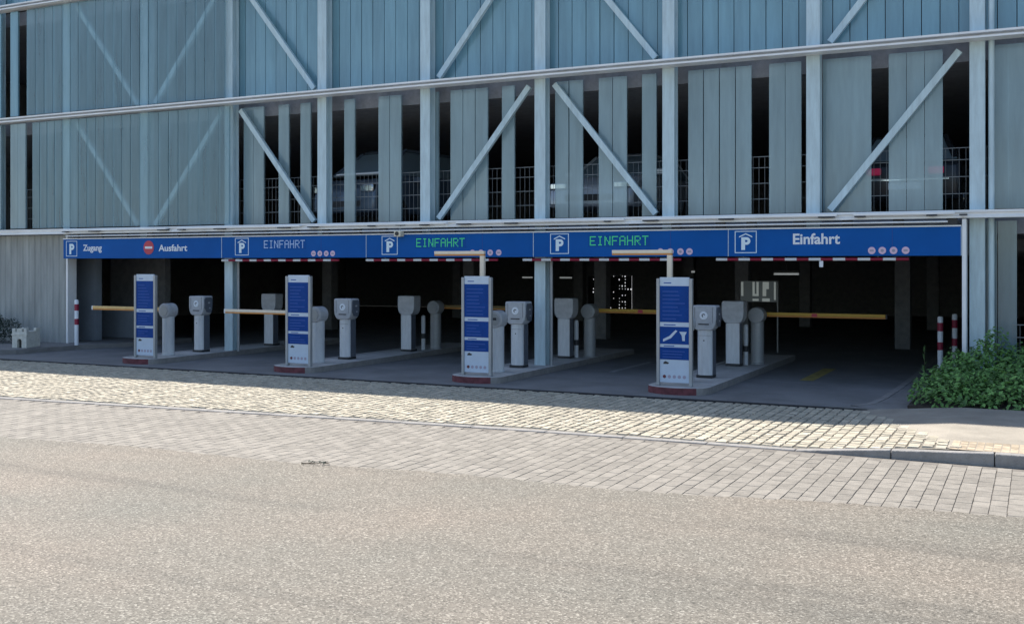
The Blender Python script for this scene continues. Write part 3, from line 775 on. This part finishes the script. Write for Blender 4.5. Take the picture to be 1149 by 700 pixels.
# ------------------------------------------------------------------ things deep in the garage
t = thing('guide_board', 'grey backlit board with white shapes hanging deep in the rightmost lane', 'display board', (15.18, 6, 0))
MB().box(-.42, .40, 0, .06, 1.15, 1.62).build('board', 'boardgrey', t, bevel=.004)
mb = MB()
for x, w, z0, z1 in ((-.40, .05, 1.28, 1.60), (-.14, .05, 1.28, 1.60), (-.05, .05, 1.28, 1.60), (-.09, .04, 1.28, 1.33), (-.14, .14, 1.17, 1.22), (.09, .08, 1.28, 1.60), (.17, .06, 1.44, 1.60), (.08, .17, 1.16, 1.23), (.345, .04, 1.2, 1.60)):
    mb.box(x, x + w, -.006, -.001, z0, z1)
mb.build('shapes', 'backlit', t, smooth=0)
MB().cyl((.42, .03, 0), (.42, .03, 1.62), .018, n=10).build('post', 'post', t)
MB().cyl((-.42, .03, 0), (-.42, .03, 1.62), .018, n=10).build('post', 'darkmetal', t)
for x, y, z, l, lab in ((14.25, 4, 1.84, .06, 'tiny bright lamp glint in the dark above the rightmost ticket machine'), (16.2, 4.1, 1.80, .5, 'long dim lamp under the dark ceiling above the yellow arm on the right'),
                      (8.9, 9.5, 1.62, .35, 'small faint glow standing in for a reflection in the dark behind the second sign pillar'), (7.7, 9.5, 1.62, .3, 'faint glow standing in for a reflection, left of another in the dark behind the second ticket machine')):  # last two are added glowing bars in place of small bright reflections
    t = thing('ceiling_glint', lab, 'lamp', (x, y, z), group='faint lamps under the dark ceiling')
    MB().box(-l / 2, l / 2, -.04, .04, -.02, .02).build('tube', 'lamp', t, bevel=.008)
    MB().box(-l / 2 - .02, l / 2 + .02, -.05, .05, .021, .06).build('housing', 'darkmetal', t, smooth=0)
    MB().cyl((0, 0, .06), (0, 0, 2.25 - z if 4 < y < 9.6 and abs((y % 4) - .5) < .16 else 2.478 - z), .008, n=6).build('rod', 'darkmetal', t)

# parked cars on the first floor
FZ = 2.821
def car(x, y, rz, lab, paint, K=1.0, fwd=0.0):
    t = thing('parked_car', lab, 'car', (x, y, FZ), rz, group='cars parked on the first floor')
    m = mat('car_paint', paint, .25, .3, spec=.6)
    # local: nose towards -y, length 4.3, width 1.76
    side = [(q, .28 + (e - .28) * K) for q, e in [(-2.15, .28), (2.10, .28), (2.15, .55), (2.10, .90), (1.75, .98), (-1.0, .96), (-1.75, .86), (-2.10, .68), (-2.15, .5)]]
    MB().prism_x(side, -.88, .88).build('body', m, t, bevel=.07)
    def green(w0, w1, a, name, mm, par):
        n = len(a); vs = []
        for s_ in (-1, 1):
            for yy, zz, k in a: vs.append((s_ * (w0 + (w1 - w0) * k), yy - (fwd if yy < 0 else 0), .28 + (zz - .28) * K))
        fs = [tuple(range(n - 1, -1, -1)), tuple(range(n, 2 * n))] + [(i, (i + 1) % n, n + (i + 1) % n, n + i) for i in range(n)]
        return MB().add(vs, fs).build(name, mm, par, bevel=.03)
    green(.82, .60, [(-1.05, .95, 0), (1.85, .96, 0), (1.35, 1.41, 1), (-.25, 1.41, 1)], 'windows', 'carglass', t)
    green(.60, .58, [(-.30, 1.412, 0), (1.40, 1.412, 0), (1.25, 1.47, 1), (-.15, 1.47, 1)], 'roof', m, t)
    for s_ in (-1, 1):
        MB().cyl((s_ * .78, -1.0 - fwd, .28 + .70 * K), (s_ * .60, -.28 - fwd, .28 + 1.12 * K), .035, n=8).build('pillar', m, t)
        MB().cyl((s_ * .77, 1.80, .28 + .70 * K), (s_ * .60, 1.36, .28 + 1.12 * K), .05, n=8).build('pillar', m, t)
        for yy in (-1.35, 1.3):
            wh = MB().cyl((s_ * .70, yy, .31), (s_ * .885, yy, .31), .31, n=24).build('wheel', 'tyre', t, bevel=.02)
            MB().cyl((s_ * .86, yy, .31), (s_ * .893, yy, .31), .20, n=20).build('rim', 'chrome', wh)
        MB().box(s_ * .66 - .18, s_ * .66 + .18, -2.15, -2.02, .28 + .34 * K, .28 + .48 * K).build('headlight', 'chrome', t, bevel=.03)
        MB().box(s_ * .50 - .12, s_ * .50 + .12, 2.06, 2.17, .28 + .42 * K, .28 + .54 * K).build('tail_light', 'tail', t, bevel=.02)
        MB().box(s_ * .98 - .09, s_ * .98 + .09, -.88, -.78, .96, 1.08).build('mirror', m, t, bevel=.02)
    MB().box(-.5, .5, -2.17, -2.13, .40, .52).build('grille', 'darkmetal', t, smooth=0)
    MB().box(-.26, .26, 2.15, 2.17, .45, .56).build('number_plate', 'white', t, smooth=0)
    MB().box(-.7, .7, 2.14, 2.165, .60, .62).build('chrome_strip', 'chrome', t, smooth=0)
    if K > 1: MB().box(-.62, .62, -1.14 - fwd, -1.06 - fwd, .28 + .685 * K, .30 + .70 * K).build('cowl_highlight', 'white', t, bevel=.01)  # white strip painted in for the reflection along the windscreen base
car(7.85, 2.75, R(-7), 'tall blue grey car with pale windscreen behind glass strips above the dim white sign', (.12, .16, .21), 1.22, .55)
car(13.15, 3.0, 0, 'silver car low behind the glass strips above the middle green sign', (.55, .58, .62))
car(18.82, 3.2, math.pi, 'dark car with red tail lights behind glass above the printed Einfahrt sign', (.03, .035, .045))

# ------------------------------------------------------------------ light, sky, camera
EL, AZ = R(55), R(56.7)                               # azimuth measured from +Y (behind the building) towards -X
sd = Vector((-math.sin(AZ) * math.cos(EL), math.cos(AZ) * math.cos(EL), math.sin(EL)))
sun = bpy.data.lights.new('sun', 'SUN'); sun.energy = 5.0; sun.angle = R(.55); sun.color = (1, .94, .85)
so = bpy.data.objects.new('sun', sun); COL.objects.link(so); so.rotation_euler = (-sd).to_track_quat('-Z', 'Y').to_euler(); so.location = (0, 0, 40)
w = bpy.data.worlds.new('World'); scn.world = w; w.use_nodes = True
nt = w.node_tree; bg = nt.nodes['Background']
sk = nt.nodes.new('ShaderNodeTexSky'); sk.sky_type = 'NISHITA'; sk.sun_disc = False
sk.sun_elevation = EL; sk.sun_rotation = -AZ; sk.altitude = 50; sk.air_density = 1; sk.dust_density = 1.0; sk.ozone_density = 1.2
nt.links.new(sk.outputs[0], bg.inputs['Color']); bg.inputs['Strength'].default_value = .125
cam = bpy.data.cameras.new('camera'); co = bpy.data.objects.new('camera', cam); COL.objects.link(co)
co.location = (20.846, -17.985, 2.006); co.rotation_euler = (R(90), 0, R(26.4))
cam.sensor_fit = 'HORIZONTAL'; cam.sensor_width = 36; cam.lens = 36 * 1188.7 / 1149; cam.shift_y = -(350 - 296.26) / 1149
cam.clip_end = 1500; cam.clip_start = .05
scn.camera = co
vs_ = scn.view_settings; vs_.view_transform = 'Standard'; vs_.look = 'None'; vs_.exposure = .75; vs_.gamma = 1; vs_.use_curve_mapping = False
scn.cycles.max_bounces = 8; scn.cycles.transparent_max_bounces = 16; scn.cycles.use_denoising = True
scn.cycles.sample_clamp_indirect = 6
